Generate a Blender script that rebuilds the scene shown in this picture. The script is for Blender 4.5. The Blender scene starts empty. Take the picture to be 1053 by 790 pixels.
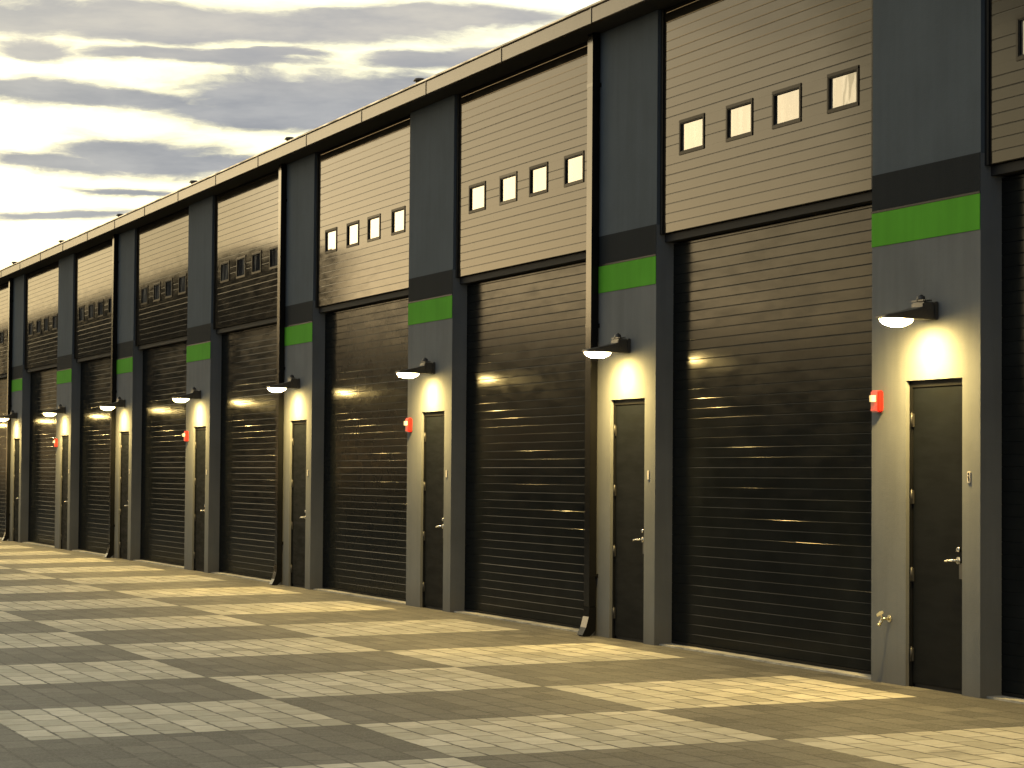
import bpy, bmesh, math, random
from mathutils import Matrix, Vector
R = math.radians
random.seed(7)
scene = bpy.context.scene
col = scene.collection

# ------------------------------------------------------------------ sizes (metres)
P = 5.9468            # bay pitch
W = 1.659             # pier width
X0 = -17.8602         # left edge of the nearest pier in view
REC = 0.186           # garage door recess
ZT = 6.24             # top of the facade (soffit)
DL, DR, DH = 0.5525, 1.4012, 2.423   # steel door opening in a pier
NS = list(range(-1, 10))             # piers
def PX(n): return X0 - n * P

# ------------------------------------------------------------------ node helpers
class NT:
    def __init__(s, nt): s.nt = nt; s.n = nt.nodes; s.l = nt.links
    def new(s, t, **k):
        n = s.n.new(t)
        for a, b in k.items(): setattr(n, a, b)
        return n
    def put(s, sock, v):
        if isinstance(v, bpy.types.NodeSocket): s.l.new(v, sock)
        elif v is not None: sock.default_value = v
    def math(s, op, a, b=None, c=None, clamp=False):
        n = s.new('ShaderNodeMath', operation=op); n.use_clamp = clamp
        s.put(n.inputs[0], a)
        if b is not None: s.put(n.inputs[1], b)
        if c is not None: s.put(n.inputs[2], c)
        return n.outputs[0]
    def mix(s, f, a, b, blend='MIX'):
        n = s.new('ShaderNodeMix', data_type='RGBA', blend_type=blend)
        s.put(n.inputs[0], f); s.put(n.inputs[6], a); s.put(n.inputs[7], b)
        return n.outputs[2]
    def ramp(s, v, a, b, c=0.0, d=1.0, smooth=True):
        n = s.new('ShaderNodeMapRange')
        if smooth: n.interpolation_type = 'SMOOTHSTEP'
        s.put(n.inputs[0], v); s.put(n.inputs[1], a); s.put(n.inputs[2], b); s.put(n.inputs[3], c); s.put(n.inputs[4], d)
        return n.outputs[0]
    def noise(s, vec, scale, detail=3, rough=.5):
        n = s.new('ShaderNodeTexNoise'); s.put(n.inputs['Vector'], vec)
        n.inputs['Scale'].default_value = scale; n.inputs['Detail'].default_value = detail; n.inputs['Roughness'].default_value = rough
        return n.outputs[0]
    def mapping(s, vec, loc=(0,0,0), rot=(0,0,0), scale=(1,1,1), kind='POINT'):
        n = s.new('ShaderNodeMapping', vector_type=kind); s.put(n.inputs[0], vec)
        n.inputs[1].default_value = loc; n.inputs[2].default_value = rot; n.inputs[3].default_value = scale
        return n.outputs[0]
    def bump(s, h, strength, dist, normal=None):
        n = s.new('ShaderNodeBump'); s.put(n.inputs['Height'], h)
        n.inputs['Strength'].default_value = strength; n.inputs['Distance'].default_value = dist
        if normal is not None: s.put(n.inputs['Normal'], normal)
        return n.outputs[0]
def rgb(r, g, b): return (r, g, b, 1)

def material(name, base, rough=.8, ior=1.5, metallic=0, spec=None):
    m = bpy.data.materials.new(name); m.use_nodes = True
    t = NT(m.node_tree); b = m.node_tree.nodes['Principled BSDF']
    b.inputs['Base Color'].default_value = rgb(*base); b.inputs['Roughness'].default_value = rough
    b.inputs['IOR'].default_value = ior; b.inputs['Metallic'].default_value = metallic
    return m, t, b
def geo_pos(t):
    return t.new('ShaderNodeNewGeometry').outputs['Position']

def stucco(name, base, var=.12, bump=.35):
    m, t, b = material(name, base, .9, 1.3)
    b.inputs['Specular IOR Level'].default_value = .12
    p = geo_pos(t)
    fine = t.noise(p, 90, 3, .6); big = t.noise(p, 1.3, 4, .6)
    streak = t.noise(t.mapping(p, scale=(7, 7, .5)), 1.0, 3, .6)
    v = t.math('ADD', t.math('MULTIPLY', big, .6), t.math('MULTIPLY', streak, .4))
    c = t.mix(t.ramp(v, .3, .7), rgb(*[x*(1-var) for x in base]), rgb(*[x*(1+var) for x in base]))
    # splash and dust low on the wall
    z = t.new('ShaderNodeSeparateXYZ'); t.put(z.inputs[0], p)
    dirt = t.math('MULTIPLY', t.ramp(t.math('SUBTRACT', z.outputs[2], t.math('MULTIPLY', big, .5)), -.25, .12, 1, 0), .35)
    c = t.mix(dirt, c, rgb(.12, .105, .08))
    t.put(b.inputs['Base Color'], c)
    nb = t.bump(t.math('ADD', fine, t.math('MULTIPLY', t.noise(p, 25, 2), .8)), bump, .004)
    t.put(b.inputs['Normal'], nb)
    return m

def glossy_metal(name, base, rough, ior, wave=1.0, matt=0.0):
    m, t, b = material(name, base, rough, ior)
    p = geo_pos(t)
    big = t.noise(p, .9, 3, .5)
    c = t.mix(t.ramp(t.noise(p, 3.0, 5, .6), .35, .7), rgb(*base), rgb(*[x*1.35 for x in base]))
    t.put(b.inputs['Base Color'], c)
    sm = t.noise(t.mapping(p, scale=(1, 1, 5)), 2.0, 4, .6)
    if wave: t.put(b.inputs['Roughness'], t.ramp(sm, .3, .75, rough*.8, rough*1.35))
    dent = t.noise(t.mapping(p, scale=(1, 1, 2.2)), .8, 2, .5)
    nb = t.bump(dent, .10*wave, .010)
    nb = t.bump(t.noise(p, 60, 2), .05*wave, .0003, nb)
    if wave: t.put(b.inputs['Normal'], nb)
    if matt:      # embossed paint: part of the surface scatters instead of mirroring
        df = t.new('ShaderNodeBsdfDiffuse'); t.put(df.inputs[0], c)
        mx = t.new('ShaderNodeMixShader'); t.put(mx.inputs[0], t.ramp(t.new('ShaderNodeObjectInfo').outputs['Random'], 0, 1, matt-.04, matt+.04, False))
        t.put(mx.inputs[1], b.outputs[0]); t.put(mx.inputs[2], df.outputs[0])
        t.put(m.node_tree.nodes['Material Output'].inputs[0], mx.outputs[0])
    return m

M = {}
M['wall_low'] = stucco('grey_stucco', (.128, .134, .136))
M['wall_high'] = stucco('slate_stucco', (.070, .084, .098), .10)
M['black_band'] = stucco('charcoal_stucco', (.015, .018, .021), .08)
M['green'] = stucco('green_paint', (.080, .285, .026), .10, .2)
M['door_metal'] = glossy_metal('bronze_black_metal', (.0075, .0084, .0084), .165, 1.34, .35, .82)
M['panel_metal'] = glossy_metal('bronze_black_panel', (.014, .012, .009), .075, 1.45, .3, .755)
M['frame_metal'] = glossy_metal('bronze_window_frame', (.014, .012, .010), .25, 1.45, 0, .88)
M['pipe_metal'] = glossy_metal('bronze_pipe_metal', (.006, .006, .006), .16, 1.40, 0, .60)
M['fascia_metal'] = glossy_metal('bronze_fascia_metal', (.045, .036, .026), .26, 1.5, 0, .62)
M['cap_metal'] = glossy_metal('brown_cap_metal', (.045, .028, .015), .4, 1.6)
M['steel_door'] = glossy_metal('painted_steel_door', (.0036, .0044, .0050), .5, 1.25, .1, .7)
M['door_frame'] = glossy_metal('painted_door_frame', (.006, .006, .006), .5, 1.25, .1, .7)
M['trim'] = material('black_trim', (.008, .008, .009), .6)[0]
M['dark'] = material('dark_soffit', (.018, .018, .019), .8)[0]
M['rubber'] = material('black_rubber', (.012, .012, .012), .7)[0]
M['lamp_metal'] = glossy_metal('lamp_housing_metal', (.030, .027, .023), .45, 1.5, .3)
M['chrome'] = material('satin_steel', (.72, .70, .64), .25, 1.5, 1)[0]
M['hinge'] = material('painted_hinge', (.035, .033, .030), .45, 1.5, .4)[0]
M['brass'] = material('worn_brass', (.75, .68, .48), .3, 1.5, 1)[0]
M['plate'] = material('door_plate_plastic', (.42, .38, .32), .5)[0]
M['red'] = material('red_plastic', (.50, .012, .008), .35)[0]
M['clear'] = material('clear_strobe_plastic', (.55, .50, .42), .12, 1.5)[0]
M['far_wall'] = material('far_dark_wall', (.022, .023, .024), .9)[0]
M['far_roof'] = material('far_dark_roof', (.025, .023, .02), .9)[0]
M['bark'] = material('dark_bark', (.06, .045, .03), .9)[0]
M['leaf'] = material('dark_leaf', (.035, .05, .02), .7)[0]
M['roof'] = material('grey_roof_sheet', (.16, .15, .14), .6)[0]

for k_ in ('trim', 'dark', 'rubber'): M[k_].node_tree.nodes['Principled BSDF'].inputs['Specular IOR Level'].default_value = .15
# glass panes: dark behind, strong sky reflection, slightly bowed
m, t, b = material('window_glass', (.010, .010, .011), .02, 1.43)
p = geo_pos(t)
t.put(b.inputs['Normal'], t.bump(t.noise(t.mapping(p, scale=(3.0, 1, 1.2)), 1.6, 2, .5), .12, .012))
t.put(b.inputs['Base Color'], t.mix(t.ramp(t.noise(t.mapping(p, scale=(9, 1, 1.5)), 1.0, 4, .6), .42, .7), rgb(.010, .010, .011), rgb(.16, .15, .13)))
M['glass'] = m

# concrete threshold
m, t, b = material('threshold_concrete', (.34, .32, .28), .85)
p = geo_pos(t)
t.put(b.inputs['Base Color'], t.mix(t.ramp(t.noise(p, 4, 5, .7), .3, .7), rgb(.2, .19, .16), rgb(.42, .40, .34)))
M['concrete'] = m

# lamp lens (lit)
m = bpy.data.materials.new('lit_lamp_lens'); m.use_nodes = True
nt = m.node_tree; nt.nodes.clear(); t = NT(nt)
e = t.new('ShaderNodeEmission'); e.inputs[0].default_value = rgb(1.0, .71, .24); e.inputs[1].default_value = 2150
o = t.new('ShaderNodeOutputMaterial'); nt.links.new(e.outputs[0], o.inputs[0])
M['lens'] = m
m2 = m.copy(); m2.name = 'glowing_lens_rim'; m2.node_tree.nodes['Emission'].inputs[1].default_value = 12; m2.node_tree.nodes['Emission'].inputs[0].default_value = rgb(1, .80, .40); M['lens_side'] = m2

# paved yard
def paver_material():
    m, t, b = material('checker_pavers', (.3, .3, .25), .7)
    p = geo_pos(t)
    SX, SY = 2.0805, 2.24
    OX, OY = X0 + 1.358, -0.345
    q = t.mapping(p, loc=(-OX, -OY, 0))
    s = t.new('ShaderNodeSeparateXYZ'); t.put(s.inputs[0], q)
    x, y = s.outputs[0], s.outputs[1]
    rowh = SY / 10; bw = SX / 5
    # slight unevenness of the laid edge
    wob = t.noise(p, 3.0, 2)
    xw = t.math('ADD', x, t.math('MULTIPLY', t.math('SUBTRACT', wob, .5), .03))
    yw = t.math('ADD', y, t.math('MULTIPLY', t.math('SUBTRACT', t.noise(q, 3.5, 2), .5), .03))
    i = t.math('FLOOR', t.math('DIVIDE', xw, SX)); j = t.math('FLOOR', t.math('DIVIDE', yw, SY))
    par = t.math('FLOORED_MODULO', t.math('ADD', i, j), 2.0)      # i=-1, j=-1 -> even
    light = t.math('SUBTRACT', 1.0, par)
    inside = t.math('MULTIPLY', t.math('LESS_THAN', yw, 0.0), t.math('GREATER_THAN', yw, -3*SY))
    light = t.math('MULTIPLY', light, inside)
    br = t.new('ShaderNodeTexBrick'); br.offset = .5; br.squash = 1.0
    wb = t.new('ShaderNodeTexNoise'); t.put(wb.inputs['Vector'], q); wb.inputs['Scale'].default_value = 7; wb.inputs['Detail'].default_value = 3
    v1 = t.new('ShaderNodeVectorMath', operation='SUBTRACT'); t.put(v1.inputs[0], wb.outputs[1]); v1.inputs[1].default_value = (.5, .5, .5)
    v2 = t.new('ShaderNodeVectorMath', operation='SCALE'); t.put(v2.inputs[0], v1.outputs[0]); v2.inputs[3].default_value = .028
    v3 = t.new('ShaderNodeVectorMath', operation='ADD'); t.put(v3.inputs[0], q); t.put(v3.inputs[1], v2.outputs[0])
    t.put(br.inputs['Vector'], v3.outputs[0])
    br.inputs['Color1'].default_value = rgb(0, 0, 0); br.inputs['Color2'].default_value = rgb(1, 1, 1)
    br.inputs['Mortar'].default_value = rgb(.5, .5, .5); br.inputs['Scale'].default_value = 1
    br.inputs['Mortar Size'].default_value = .012; br.inputs['Mortar Smooth'].default_value = .25; br.inputs['Bias'].default_value = 0
    br.inputs['Brick Width'].default_value = bw; br.inputs['Row Height'].default_value = rowh
    each = br.outputs[0]; mortar = br.outputs[1]
    l = t.mix(each, rgb(.40, .375, .285), rgb(.68, .63, .49))
    d = t.mix(each, rgb(.070, .066, .055), rgb(.152, .142, .116))
    c = t.mix(light, d, l)
    blot = t.noise(p, 1.1, 5, .65)
    c = t.mix(t.ramp(blot, .3, .75), c, t.mix(1.0, c, rgb(.80, .79, .77), 'MULTIPLY'))
    # oil drips and tyre scuffs
    spot = t.ramp(t.noise(t.mapping(p, loc=(3, 7, 0)), 1.9, 2, .4), .66, .74)
    c = t.mix(t.math('MULTIPLY', spot, .35), c, rgb(.06, .055, .05))
    scuff = t.ramp(t.noise(t.mapping(p, rot=(0, 0, .5), scale=(.35, 3.5, 1)), 1.2, 4, .6), .58, .72)
    c = t.mix(t.math('MULTIPLY', scuff, .22), c, rgb(.09, .085, .075))
    patch = t.noise(p, 5.5, 4, .7)
    c = t.mix(t.ramp(patch, .3, .7), t.mix(1.0, c, rgb(.82, .81, .78), 'MULTIPLY'), c)
    grit = t.noise(p, 55, 4, .7)
    c = t.mix(t.ramp(grit, .25, .8), t.mix(1.0, c, rgb(.78, .78, .78), 'MULTIPLY'), c)
    c = t.mix(t.math('MULTIPLY', mortar, t.ramp(t.noise(p, 5.0, 4, .7), .35, .62, .45, 1.0)), c, rgb(.030, .027, .022))
    t.put(b.inputs['Base Color'], c)
    t.put(b.inputs['Roughness'], t.ramp(grit, .3, .7, .55, .8))
    # tumbled paver faces: each one sits a little high, low or tipped
    h = t.math('SUBTRACT', t.math('MULTIPLY', each, .5), mortar)
    nb = t.bump(h, .9, .010)
    nb = t.bump(t.noise(p, 9, 4, .6), .7, .015, nb)
    nb = t.bump(t.noise(p, 45, 4, .65), .7, .005, nb)
    t.put(b.inputs['Normal'], nb)
    return m
M['pavers'] = paver_material()

# ------------------------------------------------------------------ mesh helpers
def box(bm, x0, x1, y0, y1, z0, z1, bev=0):
    b2 = bmesh.new()
    bmesh.ops.create_cube(b2, size=1)
    for v in b2.verts:
        v.co = Vector(((x0+x1)/2 + v.co.x*(x1-x0), (y0+y1)/2 + v.co.y*(y1-y0), (z0+z1)/2 + v.co.z*(z1-z0)))
    if bev: bmesh.ops.bevel(b2, geom=b2.edges[:], offset=bev, segments=2, affect='EDGES')
    join(bm, b2)
def join(bm, b2, mat=None):
    if mat is not None: bmesh.ops.transform(b2, matrix=mat, verts=b2.verts)
    mp = {v: bm.verts.new(v.co) for v in b2.verts}
    for f in b2.faces:
        nf = bm.faces.new([mp[v] for v in f.verts]); nf.smooth = f.smooth
    b2.free()
def cyl(bm, a, b, r, r2=None, seg=16, smooth=True):
    a = Vector(a); b = Vector(b); d = b-a
    b2 = bmesh.new()
    bmesh.ops.create_cone(b2, cap_ends=True, segments=seg, radius1=r, radius2=r if r2 is None else r2, depth=d.length)
    for f in b2.faces:
        if len(f.verts) == 4: f.smooth = smooth
    mat = Matrix.Translation((a+b)/2) @ d.to_track_quat('Z', 'Y').to_matrix().to_4x4()
    join(bm, b2, mat)
def prism(bm, prof, axis, a, b):
    """prof: list of 2D points, extruded along axis from a to b. axis x: (y,z); axis z: (x,y); axis y: (x,z)"""
    def pt(u, v, w):
        return {'x': (w, u, v), 'y': (u, w, v), 'z': (u, v, w)}[axis]
    A = [bm.verts.new(pt(u, v, a)) for u, v in prof]; B = [bm.verts.new(pt(u, v, b)) for u, v in prof]
    n = len(prof)
    for i in range(n): bm.faces.new((A[i], A[(i+1) % n], B[(i+1) % n], B[i]))
    bm.faces.new(A); bm.faces.new(list(reversed(B)))
def mesh(name, bm, mat):
    bmesh.ops.recalc_face_normals(bm, faces=bm.faces[:])
    me = bpy.data.meshes.new(name); bm.to_mesh(me); bm.free()
    me.materials.append(mat)
    return me
def obj(name, me, parent=None, loc=(0, 0, 0), label=None):
    o = bpy.data.objects.new(name, me); col.objects.link(o); o.location = loc
    if parent: o.parent = parent
    if label: o['label'] = label
    return o
def thing(name, label, cat, loc=(0, 0, 0), group=None):
    o = bpy.data.objects.new(name, None); col.objects.link(o); o.location = loc
    o.empty_display_size = .2
    o['label'] = label; o['category'] = cat
    if group: o['group'] = group
    return o

# ------------------------------------------------------------------ ground
SL = .018
def gz(y): return SL*max(y, -14.0) if y < 0 else 0.0
bm = bmesh.new()
ys = [-3000, -14, -0.0, 3000]
xs = [-3000, -120, -60, -20, 40, 3000]
rows = [[bm.verts.new((x, y, gz(y))) for x in xs] for y in ys]
for a in range(len(ys)-1):
    for c in range(len(xs)-1):
        bm.faces.new((rows[a][c], rows[a][c+1], rows[a+1][c+1], rows[a+1][c]))
g = obj('ground', mesh('ground', bm, M['pavers'])); g['kind'] = 'structure'

# ------------------------------------------------------------------ the hangar building
XL, XR = PX(NS[-1]), PX(NS[0]) + W
bld = thing('hangar_building', 'long row of hangar units with grey piers, green stripes and tall black garage doors', 'building', ((XL+XR)/2, 0, 0))
BX = bld.location.x
def part(name, me, n=None, label=None):
    return obj(name, me, bld, ((PX(n) if n is not None else 0) - BX, 0, 0), label)

# core behind the facade
bm = bmesh.new(); box(bm, XL, XR, .27, 18, -.3, 6.38); part('wall', mesh('wall', bm, M['far_wall']))
# roof: low slope sheet with overhang
bm = bmesh.new(); prism(bm, [(-.26, 6.385), (9.0, 6.70), (18.3, 6.385), (18.3, 6.44), (9.0, 6.76), (-.26, 6.44)], 'x', XL-.2, XR+.2)
roof = part('roof', mesh('roof', bm, M['roof']))
bm = bmesh.new(); box(bm, XL-.2, XR+.2, -.27, .268, 6.243, 6.30); part('soffit', mesh('soffit', bm, M['dark']))
# fascia in sections with cover strips
bm = bmesh.new(); FJ = 2.58; x = -23.12 + 6*FJ
xx = []
while x > XL: xx.append(x); x -= FJ
edges = [XR+.2] + [v for v in xx if v < XR] + [XL-.2]
for a, b_ in zip(edges[:-1], edges[1:]):
    dz = random.uniform(-.003, .003)
    prism(bm, [(-.262, 6.240), (-.299, 6.243), (-.302, 6.250), (-.302, 6.395), (-.262, 6.40)], 'x', b_+.004, a-.004)
fas = part('fascia', mesh('fascia', bm, M['fascia_metal']))
bm = bmesh.new()
prism(bm, [(-.31, 6.402), (-.322, 6.410), (-.322, 6.428), (-.20, 6.448), (-.20, 6.402)], 'x', XL-.22, XR+.22)
cp = obj('drip_edge', mesh('drip_edge', bm, M['cap_metal']), fas)
bm = bmesh.new(); box(bm, -.012, .012, -.309, -.296, 6.244, 6.401); m_cs = mesh('cover_strip', bm, M['fascia_metal'])
for v in edges[1:-1]: obj('cover_strip', m_cs, fas, (v, 0, 0))
# roof vents near the eave, one for each unit
bm = bmesh.new()
cyl(bm, (0, 0, 6.40), (0, 0, 6.655), .05, seg=14); cyl(bm, (0, 0, 6.665), (0, 0, 6.70), .085, .06, 16)
for k in range(3): box(bm, .045*math.cos(k*2.1)-.008, .045*math.cos(k*2.1)+.008, .045*math.sin(k*2.1)-.008, .045*math.sin(k*2.1)+.008, 6.65, 6.67)
vm = mesh('roof_vent', bm, M['cap_metal'])
for n in range(-1, 7):
    obj('roof_vent', vm, roof, (-29.75 - n*6.02, .12, -.015))

# ribbed metal sheet section: closed profile in (y,z)
def rib_profile(y, z0, z1, rib=.0942, sec=6, back=.04, org=None, depth=1.0, roll=.8):
    org = z0 if org is None else org
    pts = [(y+back, z0), (y+.004, z0), (y, z0+.006)] if org == z0 else [(y+back, z0), (y, z0)]
    k = 1; rr = random.Random(11)
    while org + k*rib < z1 - .012:
        zj = org + k*rib
        sj = (k % sec == 0)
        fh = (.016 if sj else .011) * roll * rr.uniform(.6, 1.25)      # rolled upper edge of each rib
        if zj - fh - .004 > z0 + .003:
            d = (.010 if sj else .0055) * depth
            pts += [(y, zj-fh-.004), (y+.0014*min(1, depth*1.8), zj-.004), (y+.0030*depth, zj-.0010), (y+d, zj-.0010), (y+d, zj+.0004), (y+.0006, zj+.0018*depth+.0006), (y, zj+.0045)]
        k += 1
    pts += [(y, z1), (y+back, z1)]
    return pts
OP0, OP1 = W, P      # opening, pier-local x
# garage door (local to the pier on its left)
bm = bmesh.new(); prism(bm, rib_profile(REC, .045, 3.93, back=.06, depth=.8, roll=.25), 'x', OP0-.03, OP1+.03); m_gd = mesh('garage_door', bm, M['door_metal'])
bm = bmesh.new(); prism(bm, [(REC+.005, .022), (REC+.045, .022), (REC+.045, .044), (REC-.004, .044)], 'x', OP0, OP1); m_seal = mesh('bottom_seal', bm, M['rubber'])
bm = bmesh.new(); box(bm, OP0+.002, OP1-.002, .09, .262, 3.945, 4.018); m_head = mesh('door_header', bm, M['dark'])
bm = bmesh.new(); box(bm, OP0+.001, OP1-.001, .05, .265, -.1, .016, .004); m_thr = mesh('threshold', bm, M['concrete'])
# upper panel
PY = .05
U0, U1 = OP0+.055, OP1-.042
wins = [(2.08, 2.64), (3.11, 3.66), (4.05, 4.60), (5.08, 5.63)]
WZ0, WZ1 = 4.750, 5.090
WC = .020   # how far the window opening is cut inside the frame edge
bm = bmesh.new()
prism(bm, rib_profile(PY, 4.022, WZ0+WC, back=.05, depth=.30, roll=.2), 'x', U0, U1)
prism(bm, rib_profile(PY, WZ1-WC, 6.236, back=.05, org=4.022, depth=.30, roll=.2), 'x', U0, U1)
cuts = [U0] + [v for a, b_ in wins for v in (a+WC, b_-WC)] + [U1]
for a, b_ in zip(cuts[::2], cuts[1::2]):
    prism(bm, rib_profile(PY, WZ0+WC+.0005, WZ1-WC-.0005, back=.05, org=4.022, depth=.30, roll=.2), 'x', a, b_)
m_up = mesh('upper_panel', bm, M['panel_metal'])
bm = bmesh.new()
box(bm, OP0+.001, U0-.001, .035, .25, 4.02, 6.236); m_trim = mesh('side_trim', bm, M['trim'])
bm = bmesh.new(); box(bm, U1+.001, OP1-.001, .012, .25, 4.02, 6.236); m_trim2 = mesh('side_trim', bm, M['trim'])
def win_frame(a, b_):
    bm = bmesh.new(); f = .032; y0, y1 = PY-.009, PY+.03
    box(bm, a, b_, y0, y1, WZ0, WZ0+f, .003); box(bm, a, b_, y0, y1, WZ1-f, WZ1, .003)
    box(bm, a, a+f, y0+.0005, y1, WZ0+f, WZ1-f, .002); box(bm, b_-f, b_, y0+.0005, y1, WZ0+f, WZ1-f, .002)
    return mesh('window_frame', bm, M['frame_metal'])
def win_gasket(a, b_):
    bm = bmesh.new(); f = .0325; g = .009; y0, y1 = PY-.004, PY+.034
    z0, z1 = WZ0+f, WZ1-f
    box(bm, a+f, b_-f, y0, y1, z0, z0+g*.6); box(bm, a+f, b_-f, y0, y1, z1-g, z1)
    box(bm, a+f, a+f+g, y0, y1, z0+g*.6, z1-g); box(bm, b_-f-g*.6, b_-f, y0, y1, z0+g*.6, z1-g)
    return mesh('gasket', bm, M['rubber'])
def win_pane(a, b_):
    bm = bmesh.new(); f = .034
    box(bm, a+f, b_-f, PY+.012, PY+.019, WZ0+f, WZ1-f)
    return mesh('window_pane', bm, M['glass'])
wm = [(win_frame(a, b_), win_gasket(a, b_), win_pane(a, b_)) for a, b_ in wins]


def build_bay(n):
    gd = part('garage_door', m_gd, n); obj('bottom_seal', m_seal, gd); obj('door_header', m_head, gd)
    part('threshold', m_thr, n)
    up = part('upper_panel', m_up, n); obj('side_trim', m_trim, up); obj('side_trim', m_trim2, up)
    for (fr, ga, pa), (a, b_) in zip(wm, wins):
        obj('window_frame', fr, up); obj('gasket', ga, up)
        o = obj('window_pane', pa, up)
for n in range(0, NS[-1]+1): build_bay(n)


# pier: front wall with a door recess, cut in bands
DD = .075   # depth of steel door recess
GZ0, GZ1, BZ1 = 3.534, 3.815, 4.122
bm = bmesh.new()
box(bm, 0, DL, 0, .268, -.3, BZ1-.005, .0)
box(bm, DR, W, 0, .268, -.3, BZ1-.005, .0)
box(bm, DL, DR, 0, .268, DH, BZ1-.005)
box(bm, DL, DR, DD+.05, .268, -.3, DH)
bmesh.ops.remove_doubles(bm, verts=bm.verts[:], dist=1e-5)
m_pier = mesh('pier', bm, M['wall_low'])
bm = bmesh.new(); box(bm, 0, W, .002, .268, BZ1-.004, ZT-.001); m_pup = mesh('upper_wall', bm, M['wall_high'])
bm = bmesh.new(); box(bm, 0, W, -.002, -.0002, GZ1, BZ1); m_bb = mesh('black_band', bm, M['black_band'])
bm = bmesh.new(); box(bm, 0, W, -.006, -.0002, GZ0, GZ1-.006, .002); m_gb = mesh('green_stripe', bm, M['green'])
# black strip put in for the shadow line above the stripe
bm = bmesh.new(); box(bm, .0, W, -.008, -.0002, GZ1-.005, GZ1+.012); m_shadow = mesh('shadow_strip', bm, M['trim'])
# steel door set
F = .045
bm = bmesh.new()
box(bm, DL+.001, DL+F, .030, DD+.049, .0, DH-.001, .002); box(bm, DR-F, DR-.001, .030, DD+.049, .0, DH-.001, .002); box(bm, DL+F, DR-F, .030, DD+.049, DH-F-.01, DH-.001, .002)
m_fr = mesh('door_frame', bm, M['door_frame'])
bm = bmesh.new(); box(bm, DL+F+.003, DR-F-.003, .038, .082, .030, DH-F-.016, .003); m_sd = mesh('steel_door', bm, M['steel_door'])
bm = bmesh.new(); box(bm, DL+F, DR-F, .055, .12, .0, .028); m_sill = mesh('door_sill', bm, M['rubber'])
def hinge_mesh():
    bm = bmesh.new(); x = DL+F+.001
    cyl(bm, (x, .026, -.055), (x, .026, .055), .0095, seg=12)
    box(bm, x-.022, x+.024, .0275, .0375, -.052, .052)
    cyl(bm, (x, .026, .055), (x, .026, .062), .007, .003, seg=10)
    return mesh('hinge', bm, M['hinge'])
m_hi = hinge_mesh()
def handle_mesh():
    bm = bmesh.new(); x, z = DR-F-.062, 1.02; yf = .038
    cyl(bm, (x, yf, z), (x, yf-.012, z), .030, .027, 24)      # rose
    cyl(bm, (x, yf-.010, z), (x, yf-.055, z), .0105, seg=16)  # neck
    cyl(bm, (x+.008, yf-.052, z), (x-.07, yf-.056, z-.002), .0110, .0100, 14)
    cyl(bm, (x-.07, yf-.056, z-.002), (x-.125, yf-.050, z-.010), .0100, .0085, 14)
    cyl(bm, (x+.005, yf, z+.085), (x+.005, yf-.018, z+.085), .021, .018, 20)   # lock cylinder
    box(bm, x+.002, x+.008, yf-.020, yf-.017, z+.075, z+.095)
    return mesh('handle', bm, M['chrome'])
m_ha = handle_mesh()
bm = bmesh.new(); box(bm, DR-F-.048, DR-F+.012, .0275, .0375, .88, 1.0, .002); m_strike = mesh('latch_guard', bm, M['hinge'])
def plate_mesh():
    bm = bmesh.new(); x, z = 1.505, 1.66
    box(bm, x-.024, x+.024, -.008, 0, z-.045, z+.045, .004)
    return mesh('door_plate', bm, M['plate'])
m_pl = plate_mesh()
bm = bmesh.new(); cyl(bm, (1.505, -.008, 1.685), (1.505, -.012, 1.685), .009, seg=12)
prism(bm, [(1.492, 1.665), (1.507, 1.668), (1.516, 1.650), (1.514, 1.628), (1.504, 1.628), (1.503, 1.648)], 'y', -.0115, -.0075)
m_plm = mesh('door_plate_marks', bm, M['trim'])
# downpipe
def pipe_meshes():
    bm = bmesh.new(); x0, x1 = .085, .235; y0, y1 = -.090, -.012
    box(bm, x0, x1, y0, y1, .30, ZT, .006)
    # kick-out shoe
    pr = [(y1, .298), (y0, .298), (y0-.006, .20), (y0-.035, .09), (y0-.075, .012), (y0-.01, -.02), (y1-.005, .06)]
    prism(bm, pr, 'x', x0, x1)
    pm = mesh('downpipe', bm, M['pipe_metal'])
    bm = bmesh.new(); box(bm, x0-.02, x1+.02, y1-.008, -.001, -.02, .02) 
    box(bm, x0-.002, x1+.002, y0-.002, -.001, -.02, .02, .001)
    for x in (x0-.012, x1+.012): cyl(bm, (x, y1-.01, 0), (x, y1-.016, 0), .008, seg=8)
    bk = mesh('pipe_bracket', bm, M['pipe_metal'])
    bm = bmesh.new(); cyl(bm, (x0+.03, y0-.006, .0), (x0+.03, y0-.014, 0), .013, seg=10)
    return pm, bk
m_dp, m_bk = pipe_meshes()

for n in NS:
    p_ = part('pier', m_pier, n)
    obj('upper_wall', m_pup, p_); obj('black_band', m_bb, p_); obj('shadow_strip', m_shadow, p_)
    obj('green_stripe', m_gb, p_)
    pl = obj('door_plate', m_pl, p_); 
    if n == 0: obj('plate_marks', m_plm, p_)
    d = part('steel_door', m_sd, n)
    obj('door_frame', m_fr, d); obj('door_sill', m_sill, d)
    for hz in (.255, .885, 1.50, 2.11): obj('hinge', m_hi, d, (0, 0, hz))
    obj('handle', m_ha, d); obj('latch_guard', m_strike, d)
    if n % 2:
        dp = part('downpipe', m_dp, n)
        for bz in (.62, 3.2, 5.7): obj('pipe_bracket', m_bk, dp, (0, 0, bz))

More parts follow.
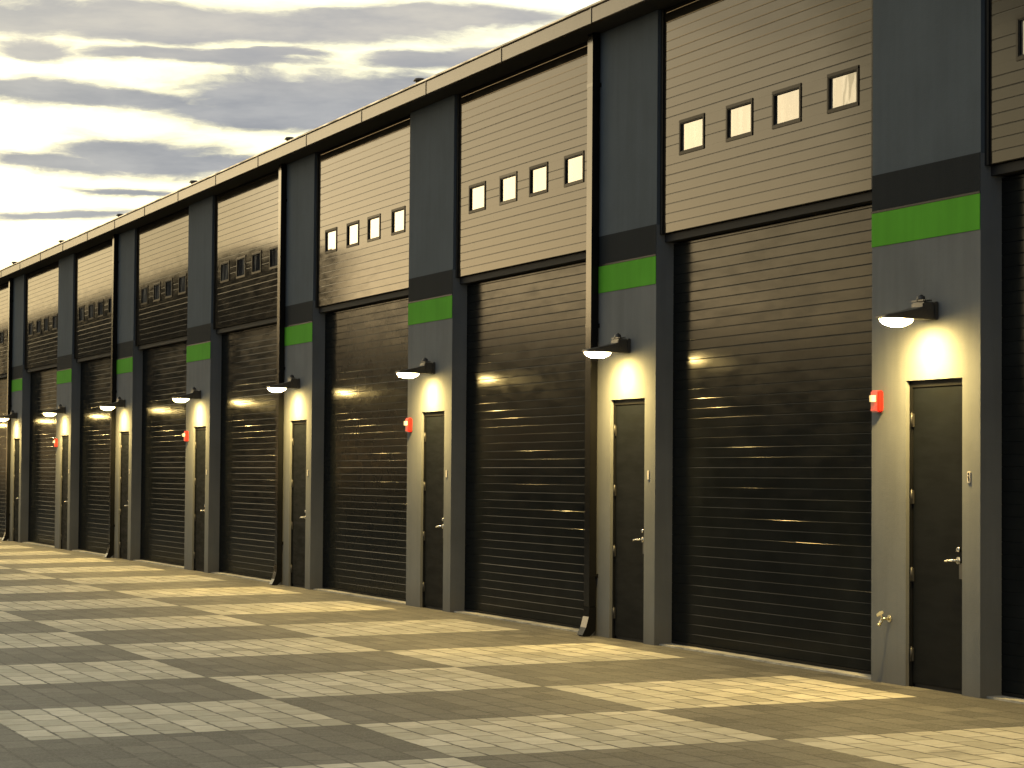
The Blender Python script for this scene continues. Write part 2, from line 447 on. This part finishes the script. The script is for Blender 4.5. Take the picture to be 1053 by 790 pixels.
# ------------------------------------------------------------------ wall lamps
LX, LZ = .955, 2.885
def lamp_meshes():
    bm = bmesh.new()
    # wedge housing, thin at the outer edge, widening toward the wall (x half width hw)
    def ring(y, hw, z0, z1):
        return [bm.verts.new((-hw, y, z0)), bm.verts.new((hw, y, z0)), bm.verts.new((hw, y, z1)), bm.verts.new((-hw, y, z1))]
    secs = [(-.462, .070, .004, .018), (-.448, .095, .000, .028), (-.36, .112, .000, .042), (-.20, .115, .000, .078), (-.135, .115, .000, .100)]
    rs = [ring(*s) for s in secs]
    for a, b_ in zip(rs[:-1], rs[1:]):
        for i in range(4): bm.faces.new((a[i], a[(i+1) % 4], b_[(i+1) % 4], b_[i]))
    bm.faces.new(rs[0]); bm.faces.new(list(reversed(rs[-1])))
    bmesh.ops.bevel(bm, geom=bm.edges[:], offset=.005, segments=2, affect='EDGES')
    hou = mesh('housing', bm, M['lamp_metal'])
    bm = bmesh.new()
    box(bm, -.095, .095, -.136, -.030, .000, .135, .010)
    box(bm, -.10, .10, -.032, .0, -.002, .140, .006)
    cyl(bm, (0, -.10, .142), (0, -.10, .185), .036, .032, 16)
    cyl(bm, (0, -.10, .185), (0, -.10, .197), .022, .012, 12)
    for sx in (-.10, .10): cyl(bm, (sx*.9, -.085, .07), (sx, -.085, .07), .018, seg=12)
    for k in range(5): box(bm, -.09, .09, -.134+.018*k, -.128+.018*k, .142, .154)
    mo = mesh('mount', bm, M['lamp_metal'])
    # drop lens: shallow frosted bowl, its prismatic bottom throws the light down and outward
    b2 = bmesh.new(); bmesh.ops.create_uvsphere(b2, u_segments=24, v_segments=16, radius=1)
    bmesh.ops.delete(b2, geom=[v for v in b2.verts if v.co.z > .01], context='VERTS')
    bmesh.ops.transform(b2, matrix=Matrix.Translation((0, -.320, -.001)) @ Matrix.Diagonal((.104, .142, .060, 1)), verts=b2.verts)
    b2.normal_update()
    def pick(low):
        bm = bmesh.new(); mp = {}
        for f in b2.faces:
            n = f.normal if f.normal.z < 0 else -f.normal
            if ((-n.z - .12*n.y) > .94) == low:
                fs = [mp.setdefault(v, None) or mp.__setitem__(v, bm.verts.new(v.co)) or mp[v] for v in f.verts]
                bm.faces.new(fs).smooth = True
        return bm
    le = mesh('lens', pick(False), M['lens_side']); pr = mesh('diffuser', pick(True), M['lens'])
    return hou, mo, le, pr
hou, mo, le, pr = lamp_meshes()
ordn = ['nearest', 'second nearest', 'third nearest', 'fourth nearest', 'fifth nearest', 'sixth nearest', 'seventh nearest', 'eighth nearest', 'ninth nearest', 'tenth nearest']
def lamp_label(n):
    if n < 0: return 'lit black wall lamp on the pier beyond the right edge of the picture'
    if n == 0: return 'largest lit black wall lamp, over the steel door at far right'
    side = 'beside a downpipe' if n % 2 else 'above a red alarm'
    if n > 7: return 'lit black wall lamp on the pier beyond the left edge of the picture'
    return 'lit black wall lamp %s, on the %s grey pier' % (side, ordn[n])
def lamp(n):
    o = thing('wall_lamp', lamp_label(n), 'wall lamp', (PX(n)+LX, -.001, LZ), 'lit lamps over the steel doors')
    obj('housing', hou, o); obj('mount', mo, o); obj('lens', le, o); obj('diffuser', pr, o)
for n in range(-1, 9): lamp(n)

# ------------------------------------------------------------------ fire alarms on every second pier
bm = bmesh.new(); box(bm, -.062, .062, -.055, 0, -.088, .088, .010)
for k in range(4): box(bm, -.035, .035, -.058, -.054, -.075+.016*k, -.068+.016*k)
m_ab = mesh('alarm_body', bm, M['red'])
bm = bmesh.new()
prism(bm, [(-.030, -.054), (.030, -.054), (.026, -.080), (.012, -.090), (-.012, -.090), (-.026, -.080)], 'z', -.005, .048)
m_as = mesh('strobe_lens', bm, M['clear'])
al = {0: 'largest red fire alarm, left of the steel door at far right',
      2: 'red fire alarm on the third nearest grey pier',
      4: 'red fire alarm on the fifth nearest grey pier',
      6: 'smallest red fire alarm in view, on the seventh nearest grey pier'}
for n in (0, 2, 4, 6):
    o = thing('fire_alarm', al[n], 'fire alarm', (PX(n)+.135, -.001, 2.27), 'red fire alarms on the piers')
    obj('alarm_body', m_ab, o); obj('strobe_lens', m_as, o)

# ------------------------------------------------------------------ outdoor tap on the nearest pier
tp = thing('outdoor_tap', 'small brass outdoor tap low on the grey wall left of the nearest steel door', 'tap', (PX(0)+.30, -.001, .52))
bm = bmesh.new(); cyl(bm, (0, 0, 0), (0, -.008, 0), .030, .028, 20); cyl(bm, (0, -.006, 0), (0, -.075, 0), .011, seg=14)
cyl(bm, (0, -.060, .0), (0, -.095, -.045), .014, .012, 14); cyl(bm, (0, -.095, -.045), (0, -.101, -.053), .017, .016, 14)
obj('tap_body', mesh('tap_body', bm, M['brass']), tp)
bm = bmesh.new(); cyl(bm, (0, -.062, .004), (0, -.085, .035), .008, seg=12)
b2 = bmesh.new(); bmesh.ops.create_cone(b2, cap_ends=True, segments=6, radius1=.036, radius2=.032, depth=.010)
join(bm, b2, Matrix.Translation((0, -.090, .042)) @ Vector((0, -.6, .8)).to_track_quat('Z', 'Y').to_matrix().to_4x4())
obj('tap_wheel', mesh('tap_wheel', bm, M['brass']), tp)

# ------------------------------------------------------------------ what stands across the yard (seen mirrored in the doors), and an added dark blocker
def far_building(x0, x1, y0, y1, h, label, ridge=.5):
    b_ = thing('hangar_building', label, 'building', ((x0+x1)/2, (y0+y1)/2, -.25))
    w, d = (x1-x0)/2, (y1-y0)/2
    bm = bmesh.new(); box(bm, -w, w, -d, d, 0, h); obj('wall', mesh('wall', bm, M['far_wall']), b_)
    bm = bmesh.new(); prism(bm, [(-d-.3, h+.01), (d+.3, h+.01), (d+.3, h+.15), (0, h+ridge), (-d-.3, h+.15)], 'x', -w-.3, w+.3)
    obj('roof', mesh('roof', bm, M['far_roof']), b_)
    bm = bmesh.new()
    k = -w+2
    while k < w-5: box(bm, k, k+4, d-.02, d+.03, .02, 4); k += 6
    obj('garage_door', mesh('garage_door', bm, M['door_metal']), b_)
far_building(-195, -122.5, -25, -20, 12.3, 'far dark hangar across the yard, the longer one')
far_building(-121.5, -114, -25, -20, 12.4, 'taller dark hangar across the yard beside the trees', .4)

bw_ = thing('reflection_blocker', 'long dark wall added unseen behind the trees to darken the door reflections', 'wall', (-60, -25.5, -.25))  # added to keep the bright horizon out of the door reflections
bm = bmesh.new(); box(bm, -52, 52, -.12, .12, 0, 3.3); obj('blocker_face', mesh('blocker_face', bm, M['far_wall']), bw_)
bm = bmesh.new(); box(bm, -52.1, 52.1, -.18, .18, 3.302, 3.38); obj('blocker_cap', mesh('blocker_cap', bm, M['far_roof']), bw_)

def tree(x, y, h, r, seed, label):
    rnd = random.Random(seed)
    o = thing('leafy_tree', label, 'tree', (x, y, -.25), 'trees across the yard')
    bm = bmesh.new(); cyl(bm, (0, 0, 0), (rnd.uniform(-.3, .3), 0, h*.55), .22, .10, 10)
    for k in range(6):
        a = rnd.uniform(0, 6.28); cyl(bm, (0, 0, h*rnd.uniform(.3, .5)), (math.cos(a)*r*.6, math.sin(a)*r*.6, h*rnd.uniform(.6, .85)), .08, .03, 7)
    obj('trunk', mesh('trunk', bm, M['bark']), o)
    bm = bmesh.new()
    cl = [(rnd.uniform(-1, 1)*r*.65, rnd.uniform(-1, 1)*r*.65, h*rnd.uniform(.45, .88), r*rnd.uniform(.3, .5)) for _ in range(16)]
    for k in range(2600):
        cx, cy, cz, cr = rnd.choice(cl)
        v = Vector((rnd.gauss(0, 1), rnd.gauss(0, 1), rnd.gauss(0, 1))).normalized()*cr*rnd.uniform(.5, 1.05)
        c = Vector((cx, cy, cz)) + v
        u = Vector((rnd.gauss(0, 1), rnd.gauss(0, 1), rnd.gauss(0, 1))).normalized()*.16; w = u.orthogonal().normalized()*.11
        bm.faces.new([bm.verts.new(c+u), bm.verts.new(c+w), bm.verts.new(c-u), bm.verts.new(c-w)])
    me = bpy.data.meshes.new('crown'); bm.to_mesh(me); bm.free(); me.materials.append(M['leaf'])
    obj('crown', me, o)
xs_ = [-99, -86, -81.5, -76.5, -71, -66, -60.5, -55, -50, -45, -40, -35]
hs_ = [8.0, 7.8, 7.4, 7.0, 6.6, 6.1, 5.6, 5.2, 4.9, 4.6, 4.3, 4.2]
for i, (x, h) in enumerate(zip(xs_, hs_)):
    tree(x, -21 - random.uniform(0, 2.5), h, 3.0, 40+i, 'dark leafy tree across the yard, number %d in the row from the hangar' % (i+1) if False else
         'dark leafy tree across the yard, one of the row sloping down from the hangar')

# ------------------------------------------------------------------ sky
w = bpy.data.worlds.new("World"); scene.world = w; w.use_nodes = True
nt = w.node_tree; nt.nodes.clear(); t = NT(nt)
co = t.new('ShaderNodeTexCoord').outputs['Generated']
s = t.new('ShaderNodeSeparateXYZ'); t.put(s.inputs[0], co)
az = t.math('MULTIPLY', t.math('ARCTAN2', s.outputs[1], t.math('MULTIPLY', s.outputs[0], -1.0)), 57.2958)
el = t.math('MULTIPLY', t.math('ARCSINE', s.outputs[2]), 57.2958)
cb = t.new('ShaderNodeCombineXYZ'); t.put(cb.inputs[0], az); t.put(cb.inputs[1], el)
ae = cb.outputs[0]
# wispy domain warp
wn = t.new('ShaderNodeTexNoise'); t.put(wn.inputs['Vector'], t.mapping(ae, scale=(.20, .85, 1))); wn.inputs['Scale'].default_value = 1.0
wn.inputs['Detail'].default_value = 7; wn.inputs['Roughness'].default_value = .55
vm1 = t.new('ShaderNodeVectorMath', operation='SUBTRACT'); t.put(vm1.inputs[0], wn.outputs[1]); vm1.inputs[1].default_value = (.5, .5, .5)
vm2 = t.new('ShaderNodeVectorMath', operation='MULTIPLY'); t.put(vm2.inputs[0], vm1.outputs[0]); vm2.inputs[1].default_value = (2.6, .95, 0)
vm3 = t.new('ShaderNodeVectorMath', operation='ADD'); t.put(vm3.inputs[0], ae); t.put(vm3.inputs[1], vm2.outputs[0])
wv = vm3.outputs[0]
def px2sky(x, y): return 9.2 + x/44.8, 10.6 - y/45.9 + x*.0008
clouds = [  # px centre x,y, half width, half height, tilt deg (photo down-right positive), weight
    (150, 22, 330, 26, 0), (40, 48, 75, 15, 2), (330, 30, 160, 26, -3), (250, 55, 120, 9, 0), (440, 20, 150, 11, -1),
    (90, 97, 230, 17, 2), (330, 100, 210, 38, -2), (280, 122, 170, 20, 3), (440, 62, 90, 16, -4), (430, 95, 90, 26, 0),
    (160, 160, 130, 27, 5), (60, 166, 110, 13, 2), (235, 166, 70, 11, 4),
    (140, 196, 70, 6, 4), (60, 218, 100, 8, -2),
    (480, 50, 60, 12, -3), (520, 22, 90, 12, 3), (200, 60, 200, 12, 2), (500, -60, 400, 40, 0), (100, -70, 350, 30, 0)]
F_ = None
for (cx, cy, hw, hh, tl) in clouds:
    a, e_ = px2sky(cx, cy)
    mp = t.mapping(wv, (a, e_, 0), (0, 0, R(-tl)), (hw/44.8, hh/45.9, 1), 'TEXTURE')
    ln = t.new('ShaderNodeVectorMath', operation='LENGTH'); t.put(ln.inputs[0], mp)
    f = t.math('SUBTRACT', 1.0, ln.outputs['Value'])
    f = t.math('MAXIMUM', f, -1.0)
    F_ = f if F_ is None else t.math('MAXIMUM', F_, f)
# free clouds outside the part of the sky the photo shows
fn = t.noise(t.mapping(ae, scale=(.05, .16, 1)), 1.0, 6, .6)
free = t.math('MULTIPLY', t.math('SUBTRACT', fn, .47), 5.0)
far_ = t.math('MAXIMUM', t.ramp(az, 5, -1), t.math('MAXIMUM', t.ramp(az, 26, 34), t.ramp(el, 13, 17)))
F_ = t.math('ADD', t.math('MULTIPLY', F_, t.math('SUBTRACT', 1.0, far_)), t.math('MULTIPLY', free, far_))
det = t.noise(t.mapping(wv, rot=(0, 0, .10), scale=(.40, 1.7, 1)), 1.0, 9, .66)
F_ = t.math('ADD', F_, t.math('MULTIPLY', t.math('SUBTRACT', det, .49), 1.35))
# open strip low over the place where the sun went down
strip = t.math('MULTIPLY', t.ramp(el, 11, 7), t.math('MULTIPLY', t.ramp(az, 4, -4), t.ramp(az, -60, -45)))
F_ = t.math('SUBTRACT', F_, t.math('MULTIPLY', strip, 1.2))
dens = t.ramp(F_, -.34, .55)
# clear-air glow round the set sun
dotn = t.new('ShaderNodeVectorMath', operation='DOT_PRODUCT'); t.put(dotn.inputs[0], co)
SAZ, SEL = -22.0, 7.0
sd = (-math.cos(R(SAZ))*math.cos(R(SEL)), math.sin(R(SAZ))*math.cos(R(SEL)), math.sin(R(SEL)))
dotn.inputs[1].default_value = sd
ang = t.math('MULTIPLY', t.math('ARCCOSINE', t.math('MINIMUM', dotn.outputs['Value'], .99999)), 57.2958)
g0 = t.ramp(ang, 38, 12); g1 = t.ramp(ang, 62, 30); g2 = t.ramp(ang, 130, 45)
sky = t.new('ShaderNodeTexSky', sky_type='NISHITA'); sky.sun_disc = False
sky.sun_elevation = R(SEL); sky.sun_rotation = R(0)
# Nishita's sun_rotation 0 looks along +Y; turn it to the sun's azimuth
sky.sun_rotation = math.atan2(sd[0], sd[1])
sk = t.mix(1.0, sky.outputs[0], rgb(.10, .10, .10), 'MULTIPLY')
clear = t.mix(g2, rgb(.20, .26, .34), rgb(.68, .70, .68))
clear = t.mix(g1, clear, rgb(1.15, 1.0, .44))
clear = t.mix(g0, clear, rgb(2.65, 2.32, 1.42))
clear = t.mix(1.0, clear, sk, 'ADD')
tone = t.noise(t.mapping(ae, scale=(.22, .9, 1)), 1.0, 5, .6)
hi = t.ramp(el, 8.3, 10.0)
cl_d = t.mix(t.ramp(tone, .35, .7), rgb(.27, .285, .315), rgb(.40, .405, .41))
cl_h = t.mix(t.ramp(tone, .3, .7), rgb(.37, .37, .375), rgb(.56, .53, .47))
cl = t.mix(hi, cl_d, cl_h)
cl = t.mix(t.math('MULTIPLY', t.math('MULTIPLY', t.ramp(dens, 1.0, .35), g1), .8), cl, rgb(.92, .85, .60))
cl = t.mix(g0, cl, rgb(.80, .74, .55))
cl = t.mix(t.ramp(ang, 150, 60), t.mix(1.0, cl, rgb(.42, .48, .60), 'MULTIPLY'), cl)
c = t.mix(dens, clear, cl)
low = t.ramp(el, 0, -4)
c = t.mix(low, c, rgb(.10, .09, .07))
bg = t.new('ShaderNodeBackground'); t.put(bg.inputs[0], c); bg.inputs[1].default_value = 1.0
w.cycles.sampling_method = 'MANUAL'; w.cycles.sample_map_resolution = 512
ow = t.new('ShaderNodeOutputWorld'); nt.links.new(bg.outputs[0], ow.inputs[0])

# the sun behind the clouds: weak and wide
L = bpy.data.lights.new('sun', 'SUN'); L.energy = .12; L.angle = R(14); L.color = (1, .80, .52)
so = bpy.data.objects.new('sun', L); col.objects.link(so)
so.rotation_euler = Vector(sd).to_track_quat('Z', 'Y').to_euler()

# ------------------------------------------------------------------ camera
cam = bpy.data.cameras.new('camera'); co_ = bpy.data.objects.new('camera', cam); col.objects.link(co_)
fw = Vector((-0.93305165, 0.3578602, 0.0367518)); rt = Vector((0.35835711, 0.93355251, 0.00773859)); up = Vector((0.0315404, -0.02039078, 0.99929446))
mt = Matrix((rt, up, -fw)).transposed().to_4x4(); mt.translation = Vector((0, -10, 1.64821))
co_.matrix_world = mt
cam.sensor_width = 36; cam.lens = 36*2550.45/1053; cam.clip_start = .1; cam.clip_end = 8000
scene.camera = co_

scene.render.engine = 'CYCLES'
vs = scene.view_settings
vs.view_transform = 'Standard'; vs.look = 'None'; vs.gamma = 1; vs.use_curve_mapping = False; vs.exposure = .25
